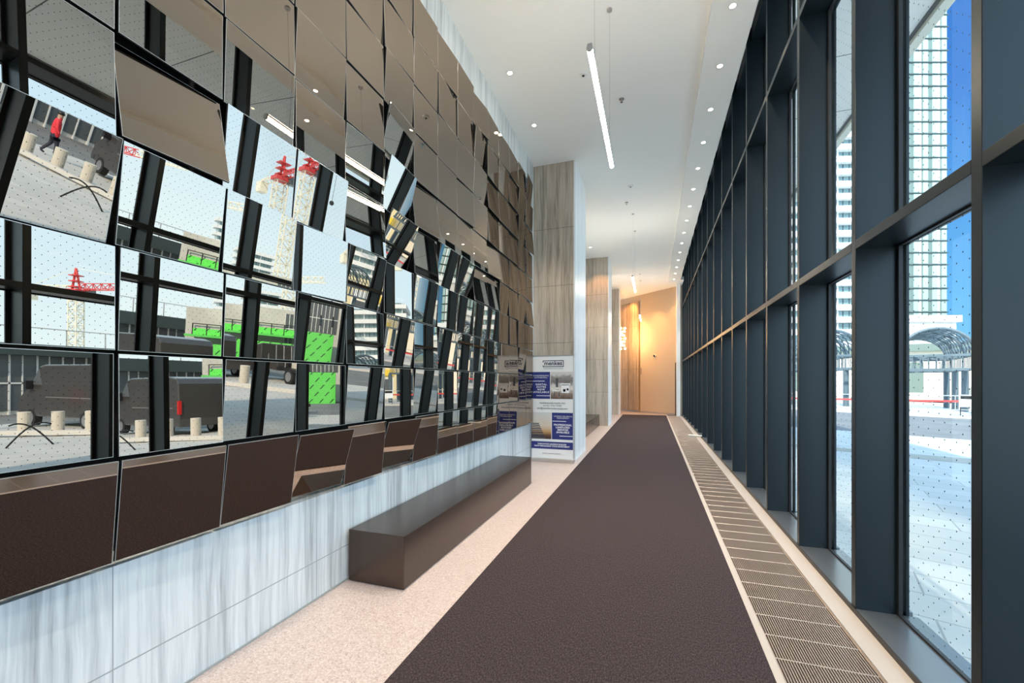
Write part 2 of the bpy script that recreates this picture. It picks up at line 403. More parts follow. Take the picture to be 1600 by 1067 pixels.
# ------------------------------------------------------------------ pillars
def pillar(y, d, label, xf=-1.51):
    t_ = thing('stone_pillar', label, 'pillar', (XW, y, 0), 0, 'stone clad pillars along the corridor')
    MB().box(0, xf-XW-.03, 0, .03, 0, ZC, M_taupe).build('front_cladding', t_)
    MB().box(0, xf-XW-.03, .03, d, 0, ZC, M_conc).build('core', t_)
    MB().box(xf-XW-.03, xf-XW, 0, d, 0, ZC, M_sidestone).build('side_cladding', t_)
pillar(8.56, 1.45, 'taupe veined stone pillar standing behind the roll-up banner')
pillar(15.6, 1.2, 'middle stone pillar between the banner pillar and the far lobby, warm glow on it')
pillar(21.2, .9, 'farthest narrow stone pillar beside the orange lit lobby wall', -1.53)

# ------------------------------------------------------------------ carpet and grille
ob = MB().box(-1.378, .640, Y0+.3, 21.35, 0, .010, M_carpet).build('carpet_runner', bevel=.003)
tag(ob, 'long dark brown ribbed carpet runner down the corridor floor', 'carpet')
gr = thing('floor_grille', 'linear metal floor grille along the foot of the window wall', 'floor vent', (0,0,-.12))
bars = MB(); nb = 35; pit = (1.208-.686)/nb
for i in range(nb):
    x = .686 + pit*(i+.5)
    bars.box(x-.0028, x+.0028, Y0, 21.4, .08, .118, M_bar)
bars.build('bars', gr)
rods = MB()
y = Y0+.1
while y < 21.4:
    rods.cyl((.688, y, .112), (1.206, y, .112), .0045, M_rod, 6); y += .25
rods.build('cross_rods', gr)
MB().box(.686, .69, Y0, 21.4, 0, .12, M_bar).box(1.204, 1.208, Y0, 21.4, 0, .12, M_bar).build('frame', gr)

# ------------------------------------------------------------------ benches
def bench(y0, y1, label, xf=-1.845, h=.4226):
    t_ = thing('bench', label, 'bench', (XW, y0, 0), 0, 'metal box benches along the wall')
    MB().box(.03, xf-XW-.0, 0, y1-y0, .006, h, M_bench).build('body', t_, bevel=.004)
    MB().box(.05, xf-XW-.02, .02, y1-y0-.02, 0, .006, M_dark).build('shadow_gap_plinth', t_)
bench(2.82, 6.45, 'long brown-grey satin metal box bench in front of the mirror wall')
bench(10.6, 15.55, 'second metal box bench in the recess before the middle pillar')

# ------------------------------------------------------------------ ceiling fittings
dl = thing('downlight', 'x', 'downlight', (0,0,0), 0, 'downlights')
rimb = MB(); n = 20
for k in range(n):
    a0, a1 = 2*math.pi*k/n, 2*math.pi*(k+1)/n
    for (r0, z0), (r1, z1) in (((.052,0), (.050,-.006)), ((.050,-.006), (.038,-.004)), ((.038,-.004), (.034,.0))):
        rimb.quad([(r0*math.cos(a0), r0*math.sin(a0), z0), (r0*math.cos(a1), r0*math.sin(a1), z0), (r1*math.cos(a1), r1*math.sin(a1), z1), (r1*math.cos(a0), r1*math.sin(a0), z1)], M_rim)
rimb.build('trim_ring', dl, smooth=True)
MB().cyl((0,0,-.001), (0,0,-.003), .033, M_lamp, 16).build('lens', dl)
def put_down(x, y, z, label, group, energy, col=(1,.86,.68), first=[True], tgt=None, size=80):
    if first[0]: o = dl; first[0] = False
    else: o = copy_tree(dl)
    o.location = (x, y, z); o['label'] = label; o['group'] = group
    if energy: spot((x, y, z-.02), tgt or (x, y, 0), energy, col, size)
    return o
ords = ['first','second','third','fourth','fifth','sixth','seventh','eighth','ninth','tenth','eleventh','twelfth','thirteenth','fourteenth','fifteenth','sixteenth','seventeenth','eighteenth']
for i in range(15):
    put_down(.917, 5.58+1.005*i, ZB, 'small round downlight in the bulkhead beside the window wall, %s from the camera' % ords[i], 'downlights in the window bulkhead', 130, size=70)
for i, y in enumerate([5.84, 7.17, 11.7, 13.0, 14.3, 18.0, 19.3]):
    if i == 4 or i < 2 or True:
        put_down(-2.0, y, ZC, 'round downlight in the ceiling above the left wall, %s from the camera' % ords[i], 'downlights above the left wall', 170, size=75)
for x, y in ((-1.0, -1.0), (-1.0, 1.6), (.917, 3.57), (.917, 4.57), (.917, 1.6), (-2.0, 4.5), (-2.0, 3.2)):
    spot((x, y, ZC-.03 if x < 0 else ZB-.02), (x, y, 0), 190, (1,.88,.7), 80, name='room_downlight_light')
# pendants
def pendant(ya, yb, label):
    x, z = -.497, 4.44
    t_ = thing('linear_pendant_light', label, 'pendant light', (x, ya, z), 0, 'slim linear pendant lights')
    L = yb-ya
    MB().box(-.020, .020, 0, L, .012, .034, M_alu).build('housing', t_)
    MB().box(-.017, .017, .03, L-.03, .034, .038, M_fillglow).build('added_ceiling_fill_strip', t_)  # invented glowing strip on the housing top, added to brighten the ceiling
    MB().cyl((0, .012, -.005), (0, L-.012, -.005), .023, M_tube, 14).build('diffuser', t_, smooth=True)
    MB().cyl((0, -.004, -.003), (0, .014, -.003), .026, M_alu, 14).build('end_cap', t_); MB().cyl((0, L-.014, -.003), (0, L+.004, -.003), .026, M_alu, 14).build('end_cap', t_)
    for yy in (.32, L-.32):
        MB().cyl((0, yy, .03), (0, yy, ZC-z), .0022, M_chrome, 6).build('suspension_cable', t_)
        MB().cyl((0, yy, ZC-z-.02), (0, yy, ZC-z), .032, M_alu, 16).build('canopy', t_)
pendant(3.51, 5.55, 'bright slim linear pendant light nearest the camera')
pendant(11.5, 13.5, 'small linear pendant light further down the corridor, second from camera')
pendant(18.2, 20.1, 'farthest tiny linear pendant light in front of the orange door')
pendant(-3.2, -1.2, 'linear pendant light behind the camera')
# detectors / sprinklers
def sprink(x, y, label, big=False):
    t_ = thing('sprinkler_head' if not big else 'smoke_detector', label, 'sprinkler' if not big else 'smoke detector', (x, y, ZC))
    if big:
        MB().cyl((0,0,-.03), (0,0,0), .05, M_white, 20, r2=.06).build('housing', t_, smooth=False)
        MB().cyl((0,0,-.036), (0,0,-.03), .02, M_dark, 12).build('sensor', t_)
    else:
        MB().cyl((0,0,-.008), (0,0,0), .042, M_chrome, 16).build('escutcheon', t_)
        MB().cyl((0,0,-.05), (0,0,-.008), .009, M_chrome, 8).cyl((0,0,-.054), (0,0,-.05), .022, M_chrome, 12).build('nozzle', t_)
sprink(-.47, 6.95, 'chrome sprinkler head on the ceiling just past the nearest pendant light')
sprink(-.97, 6.2, 'round white detector on ceiling left of the nearest pendant light', True)
sprink(-.48, 10.1, 'white round detector on the ceiling midway between first and second pendant lights', True)
sprink(-.62, 11.0, 'chrome sprinkler head on the ceiling just before the second pendant light')
# security camera
sc_ = thing('security_camera', 'small dome security camera on the far wall', 'camera', Mx @ Vector((2.55, 0, 2.95)))
MB().cyl((0,0,0), tuple(Vector((nr.x, nr.y, 0))*-.06), .07, M_white, 16).build('mount', sc_)
MB().sphere(tuple(Vector((nr.x, nr.y, 0))*-.07), .05, M_dark).build('lens_dome', sc_, smooth=True)
# chandelier of glass bulbs in the lobby
ch = thing('chandelier', 'cluster of warm glowing bulbs hanging in the far lobby', 'chandelier', (-1.46, 22.6, 0))
MB().cyl((0,0,4.3), (0,0,ZC), .006, M_brass, 6).cyl((0,0,3.3), (0,0,4.5), .012, M_brass, 8).build('stem', ch)
for k in range(7):
    a = k*1.1
    for s_ in (0, 1):
        aa = a+s_*math.pi
        MB().sphere((.11*math.cos(aa), .11*math.sin(aa), 3.36+k*.18), .055, M_bulb, 10, 6).build('bulb', ch, smooth=True)
pl = bpy.data.lights.new('chandelier_light', 'POINT'); pl.energy = 40; pl.color = (1,.58,.25); pl.shadow_soft_size = .25
po = bpy.data.objects.new('chandelier_light', pl); C.objects.link(po); po.location = (-1.25, 22.3, 3.9)
for (x, y, tx, ty, tz, e) in ((-1.2, 22.3, -1.0, 23.4, 1.5, 260), (-.2, 21.3, 0, 22.5, 2.5, 150), (.8, 20.9, .9, 21.6, 2.5, 90), (-1.1, 22.6, -1.2, 23.6, 5.0, 130), (-1.7, 14.8, -1.9, 15.6, 4.4, 45)):
    spot((x, y, 6.1), (tx, ty, tz), e, (1,.46,.15), 70, .8, .06, name='warm_wall_washer')

# ------------------------------------------------------------------ banner
bt = thing('roll_up_banner', 'white and navy roll-up banner advertising rental suites in front of the stone pillar', 'banner', (-1.935, 8.30, 0))
BW, BH = .87, 2.16
MB().box(-BW/2, BW/2, -.001, .001, .075, BH, M_banner).build('print_sheet', bt)
MB().box(-BW/2-.01, BW/2+.015, -.06, .06, .0, .075, M_alu).build('base', bt, bevel=.006)
MB().box(-BW/2, BW/2, -.008, .008, BH, BH+.018, M_alu).build('top_rail', bt)
MB().cyl((0,.02,.07), (0,.02,BH), .008, M_alu, 8).build('support_pole', bt)
def bz(v): return BH - (v-551)/(712-551)*(BH-.075)          # photo row -> height on sheet
def bx(u): return -BW/2 + (u-828)/(897.5-828)*BW
def rect(u0, u1, v0, v1, m_, name, e=.0025):
    return MB().box(bx(u0), bx(u1), -e, -.001, bz(v1), bz(v0), m_).build(name, bt)
rect(828.5, 859.5, 576, 618.5, M_navy, 'navy_box'); rect(862.5, 897, 640, 682, M_navy, 'navy_box'); rect(828, 897, 686, 697.5, M_navy, 'navy_band')
RT = (math.pi/2, 0, 0)
def tx(body, u, v, size, m_=M_textw, sp=1.0, bold=0.0, line=1.0, sx=1.0):
    return text_mesh(body, size, m_, 'lettering', bt, (bx(u), -.0035, bz(v)), RT, sp, line, bold=bold, sx=sx)
tx('menkes', 864.6, 562.6, .122, M_ink, 1.0, .003)
lg = MB()
for u0, u1, v0, v1 in ((847.3,882,558,559.2), (847.3,882,567.2,568.4), (847.3,848.6,558,561), (847.3,848.6,565.5,568.4), (880.8,882,558,568.4)):
    lg.box(bx(u0), bx(u1), -.003, -.001, bz(v1), bz(v0), M_ink)
lg.build('logo_frame', bt)
tx('CONDOMINIUM RENTAL DIVISION', 864.5, 571, .026, M_ink)
tx('CONDOMINIUM &\nSUITE RENTALS', 844, 583.5, .04)
rect(829, 850.5, 590, 591, M_textw, 'rule', .0035)
tx('RENTAL\nSUITES\nNOW\nAVAILABLE', 844.5, 602, .052, sp=1.35, line=1.0, bold=.0015)
rect(836.5, 860.5, 613.2, 614.1, M_textw, 'rule', .0035)
tx('menkescondorentals.com', 863, 625, .052, M_ink); tx('(416) 776-7500', 863, 629.3, .05, M_ink, 1.2); tx('info@menkescondorentals.com', 863, 633.6, .05, M_ink)
tx('LOOKING FOR RENTAL\nMANAGEMENT?', 881, 647.2, .036)
rect(863.5, 886, 653, 653.9, M_textw, 'rule', .0035)
tx('PROFESSIONAL\nLANDLORD\nSERVICES\nAVAILABLE', 880.5, 665, .050, sp=1.1, bold=.0015)
rect(875, 896.5, 676, 676.9, M_textw, 'rule', .0035)
tx("TORONTO'S LEADING BUILDER\nNOW MANAGING YOUR INVESTMENT", 862.5, 691.6, .042, bold=.001)
tx('PROPERTY MANAGEMENT BROKERAGE', 862, 713-.3-8, .022, M_ink)
# printed picture: bright room with a table
m = mat('print_room_photo', (.5,.5,.5), .5); t = NT(m.node_tree); s = t.sep(t.obj())
zz = t.math('DIVIDE', t.math('SUBTRACT', s[2], bz(618.5)), bz(576)-bz(618.5))
nn = t.noise(t.mapping(t.obj(), (14,1,14)), 1.0, 3)
c = t.ramp(t.math('ADD', zz, t.math('MULTIPLY', t.math('SUBTRACT', nn, .5), .35)), [(0, (.10,.055,.045)), (.22, (.30,.24,.20)), (.36, (.75,.73,.70)), (.5, (.6,.58,.56)), (.62, (.18,.16,.16)), (.8, (.27,.26,.25)), (.9, (.62,.62,.60))])
t.l.new(c, bsdf(m).inputs['Base Color'])
MB().box(bx(860.5), bx(897), -.0025, -.001, bz(618.5), bz(576), m).build('printed_room_picture', bt)
pr = MB()
for u0, u1, v0, v1, mm in ((869,873,586,600,M_wing), (876,893,594,597,M_textw), (878,891,596,609,M_textw), (881,885,603,607,M_ink), (887,890,602,605,M_ink), (863,876,605,606.5,M_textw), (866,867,606,614,M_ink), (874,875,606,614,M_ink)):
    pr.box(bx(u0), bx(u1), -.0032, -.0025, bz(v1), bz(v0), mm)
pr.build('printed_furniture', bt)
m = mat('print_sunset_photo', (.5,.5,.5), .5); t = NT(m.node_tree); s = t.sep(t.obj())
zz = t.math('DIVIDE', t.math('SUBTRACT', s[2], bz(682)), bz(640)-bz(682))
c = t.ramp(zz, [(0, (.03,.015,.01)), (.15, (.12,.06,.03)), (.28, (.50,.30,.12)), (.5, (.66,.58,.47)), (1, (.62,.64,.66))])
t.l.new(c, bsdf(m).inputs['Base Color'])
MB().box(bx(828), bx(861.5), -.0025, -.001, bz(682), bz(640), m).build('printed_sunset_picture', bt)
pr = MB()
for k in range(9):
    u1 = 838+k*1.3
    pr.box(bx(828), bx(u1+3), -.0034, -.0025, bz(657+k*2.8+1.6), bz(657+k*2.8), M_ink if k % 2 else M_wing)
pr.build('printed_building', bt)

# ------------------------------------------------------------------ mirror panels
PW, PH, NC, NR = .5, .4875, 15, 10
YB0 = .726; ZB0 = .80
def ray(u, v):
    r = (u-800)/F_PX; q = (HOR-v)/F_PX
    return Vector((r*cs - sn, r*sn + cs, q))
def proj(P):
    f = -P[0]*sn + P[1]*cs; r = P[0]*cs + P[1]*sn
    return 800+F_PX*r/f, HOR - F_PX*(P[2]-H)/f
# per panel: offset (du,dv) in photo pixels between panel centre and the spot of the level mirror view it shows
OFF = {
}
OFF.update({(0,0):(0,215),(0,1):(0,180),(0,2):(0,190),(0,3):(-10,380),(0,4):(0,88),(0,5):(-5,300),(0,6):(0,60),(0,7):(0,15),(0,8):(0,12),(0,9):(0,12),(0,10):(0,14),(0,11):(3,2),(0,12):(-3,3),(0,13):(2,0),(0,14):(0,0),
 (1,0):(119,4),(1,1):(-29,-12),(1,2):(-60,85),(1,3):(-12,8),(1,4):(10,60),(1,5):(0,0),(1,6):(5,55),(1,7):(-4,2),(1,8):(0,30),(1,9):(3,26),(1,10):(-4,18),(1,11):(3,0),(1,12):(-22,10),(1,13):(30,-14),(1,14):(0,0),
 (2,0):(-12,0),(2,1):(0,60),(2,2):(-40,60),(2,3):(-10,75),(2,4):(-15,-15),(2,5):(10,75),(2,6):(0,0),(2,7):(5,55),(2,8):(-4,25),(2,9):(4,22),(2,10):(-4,4),(2,11):(5,4),(2,12):(-25,10),(2,13):(45,40),(2,14):(0,0),
 (3,0):(20,480),(3,1):(0,190),(3,2):(-35,120),(3,3):(-165,10),(3,4):(0,130),(3,5):(-30,-5),(3,6):(-6,60),(3,7):(-12,20),(3,8):(4,40),(3,9):(-5,28),(3,10):(4,26),
 (4,0):(0,-72),(4,1):(10,-400),(4,2):(-30,125),(4,3):(-65,125),(4,4):(-90,-66),(4,5):(10,240),(4,6):(-8,-50),(4,7):(-8,95),(4,8):(8,110),(4,9):(0,-60),(4,10):(0,-50),
 (5,0):(0,30),(5,1):(-20,10),(5,2):(-20,55),(5,3):(0,-12),(5,4):(-95,45),(5,5):(10,200),(5,6):(-5,-110),(5,7):(-4,-30),(5,8):(-4,-26),(5,9):(3,-22),(5,10):(0,-70),
 (6,2):(-10,-40),(6,3):(-30,70),(6,4):(5,-30),(6,5):(0,170),(6,6):(-6,-10),(6,7):(8,-20),
 (7,3):(-20,-20),(7,4):(12,-20),(7,5):(0,60),(7,6):(-10,-22),(8,5):(30,-45),(8,6):(-20,10),(9,6):(-25,-15)})

DESC = {(1,0): ' reflecting the dark van', (1,1): ' reflecting van and red tail light', (2,0): ' reflecting crane with red jib', (1,3): ' reflecting green hoarding',
 (2,3): ' reflecting green hoarding', (2,2): ' reflecting green hoarding', (3,0): ' tilted down reflecting bollards', (4,1): ' plain brown, tilted strongly upward',
 (4,2): ' reflecting red crane top', (4,3): ' reflecting red crane top', (0,2): ' reflecting only brown carpet', (0,0): ' reflecting brown carpet', (0,1): ' reflecting brown carpet',
 (4,5): ' turned far down and askew', (5,4): ' reflecting the pendant light', (4,4): ' reflecting the pendant light', (4,0): ' reflecting the canopy soffit'}
proto = MB().box(-.012, -.0012, -.242, .242, -.236, .236, M_mback).box(-.0012, 0, -.242, .242, -.236, .236, M_medge)
proto.quad([(.0003,-.240,-.234), (.0003,.240,-.234), (.0003,.240,.234), (.0003,-.240,.234)], M_mirror)
pm = proto.build('mirror_panel')
MB().cyl((-.012,0,0), (-.17,0,0), .016, M_dark, 8).box(-.022, -.012, -.06, .06, -.06, .06, M_dark).build('mounting_bracket', pm)
rowname = ['bottom row','second row up','third row up','fourth row up','fifth row up','sixth row up','seventh row up','eighth row up','ninth row up','top row']
rnd = random.Random(11)
first = True
for r in range(NR):
    for c_ in range(-2, NC):
        P = Vector((XP, YB0 + PW*(c_+.5), ZB0 + PH*(r+.5)))
        if first: o = pm; first = False
        else: o = copy_tree(pm)
        u, v = proj(P)
        if c_ >= 11 and r >= 3 and (r, c_) not in OFF: OFF[(r, c_)] = (rnd.uniform(-20, 75), rnd.uniform(-38, 34))
        elif r >= 6 and c_ >= 3 and (r, c_) not in OFF: OFF[(r, c_)] = (rnd.uniform(-100, 100), rnd.uniform(-80, 8 if r == 6 else 50))
        du, dv = OFF.get((r, c_), (rnd.uniform(-105, 105)*max(.15, 1-c_/15), rnd.uniform(-60, 25)*max(.25, 1-c_/16)) if r > 4 else (0, 0))
        if c_ < 0: nrm = Vector((1,0,0))
        else:
            rd = ray(u+du, v+dv); rd.x = -rd.x; rd.normalize()
            d = (P - Vector((0,0,H))).normalized()
            nrm = (rd - d).normalized()
        psi = math.atan2(nrm.y, nrm.x); phi = -math.asin(max(-1, min(1, nrm.z)))
        o.location = P; o.rotation_euler = Euler((0, phi, psi), 'XYZ')
        col = ords[c_] if c_ >= 0 else ''
        what = DESC.get((r, c_), '')
        lab = 'bronze mirror panel%s, %s, %s column from left' % (what, rowname[r], col) if c_ >= 0 else 'bronze mirror panel left of the picture edge, %s, %s' % (rowname[r], 'next to the edge' if c_ == -1 else 'second from the edge')
        tag(o, lab, 'mirror panel', 'tilted bronze mirror panels on the left wall')
        o['rc'] = '%d,%d' % (r, c_)
        del o['rc']

# ================================================================== outside
def gz(x, y=0): return -.025*max(0.0, x-1.75)
ux = Vector((.9487, -.3162)); uy = Vector((.3162, .9487))        # street frame: along / across
K0 = Vector((5.8, 11.95))                                       # a point on the near kerb
def st(a, b):
    """street frame -> world (a along, b across, away from the hall)"""
    p = K0 + ux*a + uy*b; return Vector((p.x, p.y, gz(p.x)))
MB().quad([(1.75,-60,0), (90,-60,gz(90)), (90,140,gz(90)), (1.75,140,0)], M_paver).quad([(1.75,-60,-.3), (1.75,140,-.3), (1.75,140,0), (1.75,-60,0)], M_paver).build('plaza_ground', kind='structure')
rd_ = MB(); q = [st(-5,0), st(60,0), st(60,19), st(-5,19)]
rd_.quad([p+Vector((0,0,.012)) for p in q], M_asph).build('road_ground', kind='structure')
for i, bb in enumerate((-.2, 19.0)):
    MB().prism([(0,-.05), (.2,-.05), (.2,.10), (0,.10)], 'x', -5, 60, M_kerb).build('kerb', kind='structure').matrix_world = Matrix(((ux.x, uy.x, 0, st(0,bb).x), (ux.y, uy.y, 0, st(0,bb).y), (-.025*ux.x, -.025*uy.x, 1, st(0,bb).z), (0,0,0,1)))
# canopy over the pavement outside
cp = MB().box(1.75, 3.55, -12, 24.5, 6.6, 7.3, M_soffit).box(3.55, 3.68, -12, 24.5, 6.52, 7.5, M_fascia).box(3.50, 3.55, -12, 24.5, 6.585, 6.62, M_joint)
cp.build('canopy', kind='structure')
jb = MB(); y = -11.0
while y < 24: jb.box(1.75, 3.50, y, y+.012, 6.597, 6.602, M_joint); y += 1.55
jb.build('canopy_joints', kind='structure')

MB().box(-12, 1.75, -14, 26, 7.05, 12.5, M_conc).build('wall_upper_shade_mass', kind='structure')  # unseen upper storeys, added so their shadow falls on the near plaza
# ---- bollards
bl = MB().cyl((0,0,-.1), (0,0,.80), .155, M_boll, 18).build('bollard', bevel=.012)
for i, (x, y) in enumerate(((10.2,11.05), (11.16,10.74), (12.14,10.42), (13.1,10.1), (14.1,9.8), (15.1,9.5), (16.1,9.15))):
    o = bl if i == 0 else copy_tree(bl)
    o.location = (x, y-.55, gz(x)); tag(o, 'beige concrete bollard at the plaza edge, %s in the row' % ords[i], 'bollard', 'concrete bollards before the parked van')
# ---- bike rack
br_ = MB()
for s_ in (-1, 1):
    pts = [Vector((s_*(-.42+ .8*k/10*1.0), 0, .62*math.sin(math.pi*.5*k/10*1.25)) ) for k in range(11)]
    for a, b in zip(pts[:-1], pts[1:]): br_.cyl(a, b, .02, M_black, 8)
o = br_.build('bicycle_rack', smooth=True); o.location = (10.6, 7.6, gz(10.6)); o.rotation_euler = (0,0,1.95)
tag(o, 'black crossed-hoop bicycle rack standing on the plaza', 'bike rack')

# ---- van (long axis +x = nose)
def wheel(parent, x, y, z, r=.34, w=.22):
    wh = MB().cyl((x, y-w/2, z), (x, y+w/2, z), r, M_tyre, 22).build('wheel', parent)
    MB().cyl((x, y-w/2-.012, z), (x, y-w/2+.02, z), r*.62, M_hub, 16).cyl((x, y+w/2-.02, z), (x, y+w/2+.012, z), r*.62, M_hub, 16).build('hub', wh)
vn = thing('van', 'dark grey high-roof cargo van parked behind the bollards', 'van', (16.6, 12.55, gz(16.6)+.0), .10)
prof = [(-2.85,.42), (-2.9,.75), (-2.84,2.20), (-2.70,2.42), (-2.2,2.50), (1.0,2.50), (1.35,2.42), (2.02,1.62), (2.62,1.28), (2.86,1.12), (2.92,.55), (2.85,.38)]
bd = MB(); bd.prism(prof, 'y', -1.0, 1.0, M_van); bd.build('body', vn, bevel=.05)
MB().prism([(1.12,1.68), (1.30,2.28), (1.40,2.28), (1.90,1.68)], 'y', -1.012, 1.012, M_wing).build('side_window', vn)
MB().quad([(1.42,-.85,2.37), (1.42,.85,2.37), (2.05,.9,1.66), (2.05,-.9,1.66)], M_wing).build('windshield', vn)
for s_ in (-1, 1):
    MB().box(-2.93, -2.84, s_*.99-.06, s_*.99+.06, .95, 1.50, M_tail).build('tail_light', vn)
    MB().box(2.62, 2.90, s_*.88-.08, s_*.88+.08, .86, 1.10, M_textw).build('headlight', vn)
    MB().box(1.75, 1.95, s_*1.12-.1, s_*1.12+.1, 1.5, 1.85, M_dark).build('wing_mirror', vn)
    MB().box(-2.4, .9, s_*1.003-.006, s_*1.003+.006, 1.18, 1.21, M_alu).build('side_moulding', vn)
for x in (-1.75, 1.95):
    for s_ in (-1, 1): wheel(vn, x, s_*.90, .34)
# ---- trailer with ladders behind the van
tr_ = thing('work_truck', 'open backed dark work truck carrying ladders behind the van', 'truck', (12.0, 14.2, gz(12.0)), .14)
MB().box(-1.5, .0, -.95, .95, .55, .68, M_black).build('flat_bed', tr_)
MB().prism([(-.05,.5), (1.9,.5), (1.9,1.1), (1.4,1.25), (.95,1.95), (-.05,2.15)], 'y', -.95, .95, M_van).build('cab_body', tr_, bevel=.04)
lad = MB()
for k in range(5):
    x = -.25-.25*k; lad.cyl((x, -.7+.2*k, .68), (x+.3, -.6+.2*k, 2.1), .02, M_alu, 6)
lad.build('ladder_rack', tr_)
MB().box(-1.2, -.4, -.5, .4, .68, .98, M_boll).build('tool_box', tr_)
for x in (-1.0, 1.2):
    for s_ in (-1, 1): wheel(tr_, x, s_*.86, .33)

# ---- podium building with white framed windows
pb = thing('podium_building', 'low grey concrete building with tall white framed windows across the plaza', 'building', (31.5, -14, gz(31.5)))
Hb = 4.6
MB().box(0, 12, 0, 40, -.5, Hb, M_conc).box(-.6, 0, 0, 40, Hb-.9, Hb, M_tline).build('wall', pb)
for k in range(30):
    y0 = .6+1.28*k
    wf = MB().box(-.08, .05, y0, y0+.09, 0, Hb-.9, M_winw).box(-.08, .05, y0+.6, y0+.66, 0, Hb-.9, M_winw).box(-.08, .05, y0, y0+1.28, 1.9, 2.0, M_winw).build('window_frame', pb)
    MB().box(-.03, .0, y0+.09, y0+1.28, .25, Hb-.9, M_wing).build('pane', wf)
# roof terrace with balustrade
rl = thing('terrace_balustrade', 'pale glass and metal balustrade on the low concrete roof', 'railing', (31.3, -14, gz(31.5)+Hb))
rb = MB().box(0, .05, 0, 40, 1.0, 1.06, M_alu)
for k in range(21): rb.box(0, .05, 2*k-.02, 2*k+.04, 0, 1.0, M_alu)
rb.build('rail', rl)
# ---- green construction hoarding
G0 = Vector((26.5, 21.0)); G1 = Vector((19.3, 26.2)); gd = (G1-G0); GL = gd.length; ga = math.atan2(gd.y, gd.x)
gh = thing('construction_hoarding', 'bright green construction hoarding with dark sheets and a raised deck across the road', 'hoarding', (G0.x, G0.y, gz(22)), ga)
MB().box(0, GL, -.1, 0, .0, 2.5, M_green).build('hoarding_sheet', gh)
MB().box(-.5, GL*.75, -1.2, .1, 2.95, 3.1, M_greenp).box(-.5, GL*.75, -1.2, -1.15, 3.1, 3.6, M_green).build('deck', gh)
rr = MB().box(-.5, GL*.75, -1.2, -1.15, 3.9, 3.96, M_black)
for k in range(14): rr.box(-.5+k*.9, -.44+k*.9, -1.2, -1.14, 3.1, 3.95, M_black)
rr.build('deck_railing', gh)
wd = thing('concrete_building', 'plain grey concrete building with dark grid windows behind the green hoarding', 'building', (G0.x, G0.y, gz(24)), ga)
MB().box(-1, GL+.6, -4, -1.4, -.5, 5.2, M_conc).build('wall', wd)
g2 = MB()
for k in range(16): g2.box(GL*.45+k*.3, GL*.45+k*.3+.04, -1.40, -1.33, 2.6, 4.9, M_winw)
g2.box(GL*.45, GL, -1.4, -1.35, 2.6, 4.9, M_wing); g2.box(GL*.45, GL, -1.4, -1.32, 3.7, 3.76, M_winw)
g2.build('window_band', wd)
# light-pole / outrigger on roof
o = MB().box(0, 3.2, 0, .15, 0, .12, M_black).box(0, 3.2, 0, .15, .6, .72, M_black).box(0, .1, 0, .15, -1, .7, M_black).box(3.1, 3.2, 0, .15, -1, .7, M_black).build('roof_frame')
o.location = (G0.x-3, G0.y+4.5, 5.6); o.rotation_euler = (0,0,ga); tag(o, 'dark steel frame standing on the concrete roof', 'steel frame')

# ---- yellow shop building and street beyond
ys = thing('shop_building', 'pale yellow shop front with bright yellow signs across the street', 'building', (27.4, 48.0, -.7), math.radians(-36))
MB().box(0, 17, 0, 7, 0, 5.5, M_ybuild).build('wall', ys)
for k in range(6):
    f = MB().box(.8+2.7*k, 2.7+2.7*k, -.06, .02, .3, 2.8, M_winw).build('window', ys)
    MB().box(.95+2.7*k, 2.55+2.7*k, -.09, -.06, .45, 2.65, M_wing).build('pane', f)
    MB().box(.8+2.7*k, 2.7+2.7*k, -.2, .0, 3.1, 3.9, M_yel if k % 2 == 0 else M_textw).build('sign', ys)
# ---- cream block behind the pergola
cb_ = thing('cream_block', 'long low cream walled building behind the arched pergola', 'building', (14, 62, -.6), math.radians(-14))
MB().box(-14, 50, 0, 10, 0, 5.6, M_cladb).box(-14, 50, -.6, 10.5, 5.6, 6.4, M_tgrey).build('wall', cb_)
for k in range(5): MB().box(-10+11*k, -7+11*k, -.05, .05, 1.0, 4.4, M_tgrey).build('doorway', cb_)

# ---- arched pergola
pg = thing('arched_pergola', 'grey blue steel pergola with a barrel lattice roof on columns beside the road', 'pergola', (16.45, 36.4, gz(17)), math.radians(-19))
PWd, PLn, hc, hb = 3.7, 9.0, 2.75, 3.7
for j in range(4):
    for i, xx in enumerate((0, PWd)):
        MB().cyl((xx, j*PLn/3, -.3), (xx, j*PLn/3, hc), .19, M_steel, 12).build('column', pg)
bm_ = MB()
for z in (hc, hb):
    for xx in (0, PWd): bm_.box(xx-.09, xx+.09, -.2, PLn+.2, z, z+.16, M_steel)
    for j in range(4): bm_.box(-.1, PWd+.1, j*PLn/3-.08, j*PLn/3+.08, z, z+.16, M_steel)
for j in range(4):
    for k in range(9): bm_.box(.4*k+.25, .4*k+.29, j*PLn/3-.03, j*PLn/3+.03, hc+.1, hb, M_steel)
for k in range(28):
    for xx in (0, PWd): bm_.box(xx-.02, xx+.02, .43*k, .43*k+.05, hc+.1, hb, M_steel)
bm_.build('beams', pg)
R_ = PWd/2
def arcp(a, y): return Vector((R_-R_*math.cos(a), y, hb+.1+R_*.98*math.sin(a)))
for j in range(4):
    ab = MB()
    for k in range(16):
        ab.cyl(arcp(math.pi*k/16, j*PLn/3), arcp(math.pi*(k+1)/16, j*PLn/3), .10, M_steel, 8)
    ab.build('arch_rib', pg)
lt = MB()
for sgn in (1, -1):
    for s0 in range(-8, 22):
        for k in range(12):
            y0 = s0*.8+sgn*k*.42; y1 = y0+sgn*.42
            if 0 <= min(y0, y1) and max(y0, y1) <= PLn:
                lt.cyl(arcp(math.pi*k/12, y0), arcp(math.pi*(k+1)/12, y1), .045, M_steel, 5, cap=False)
lt.build('lattice_roof', pg)
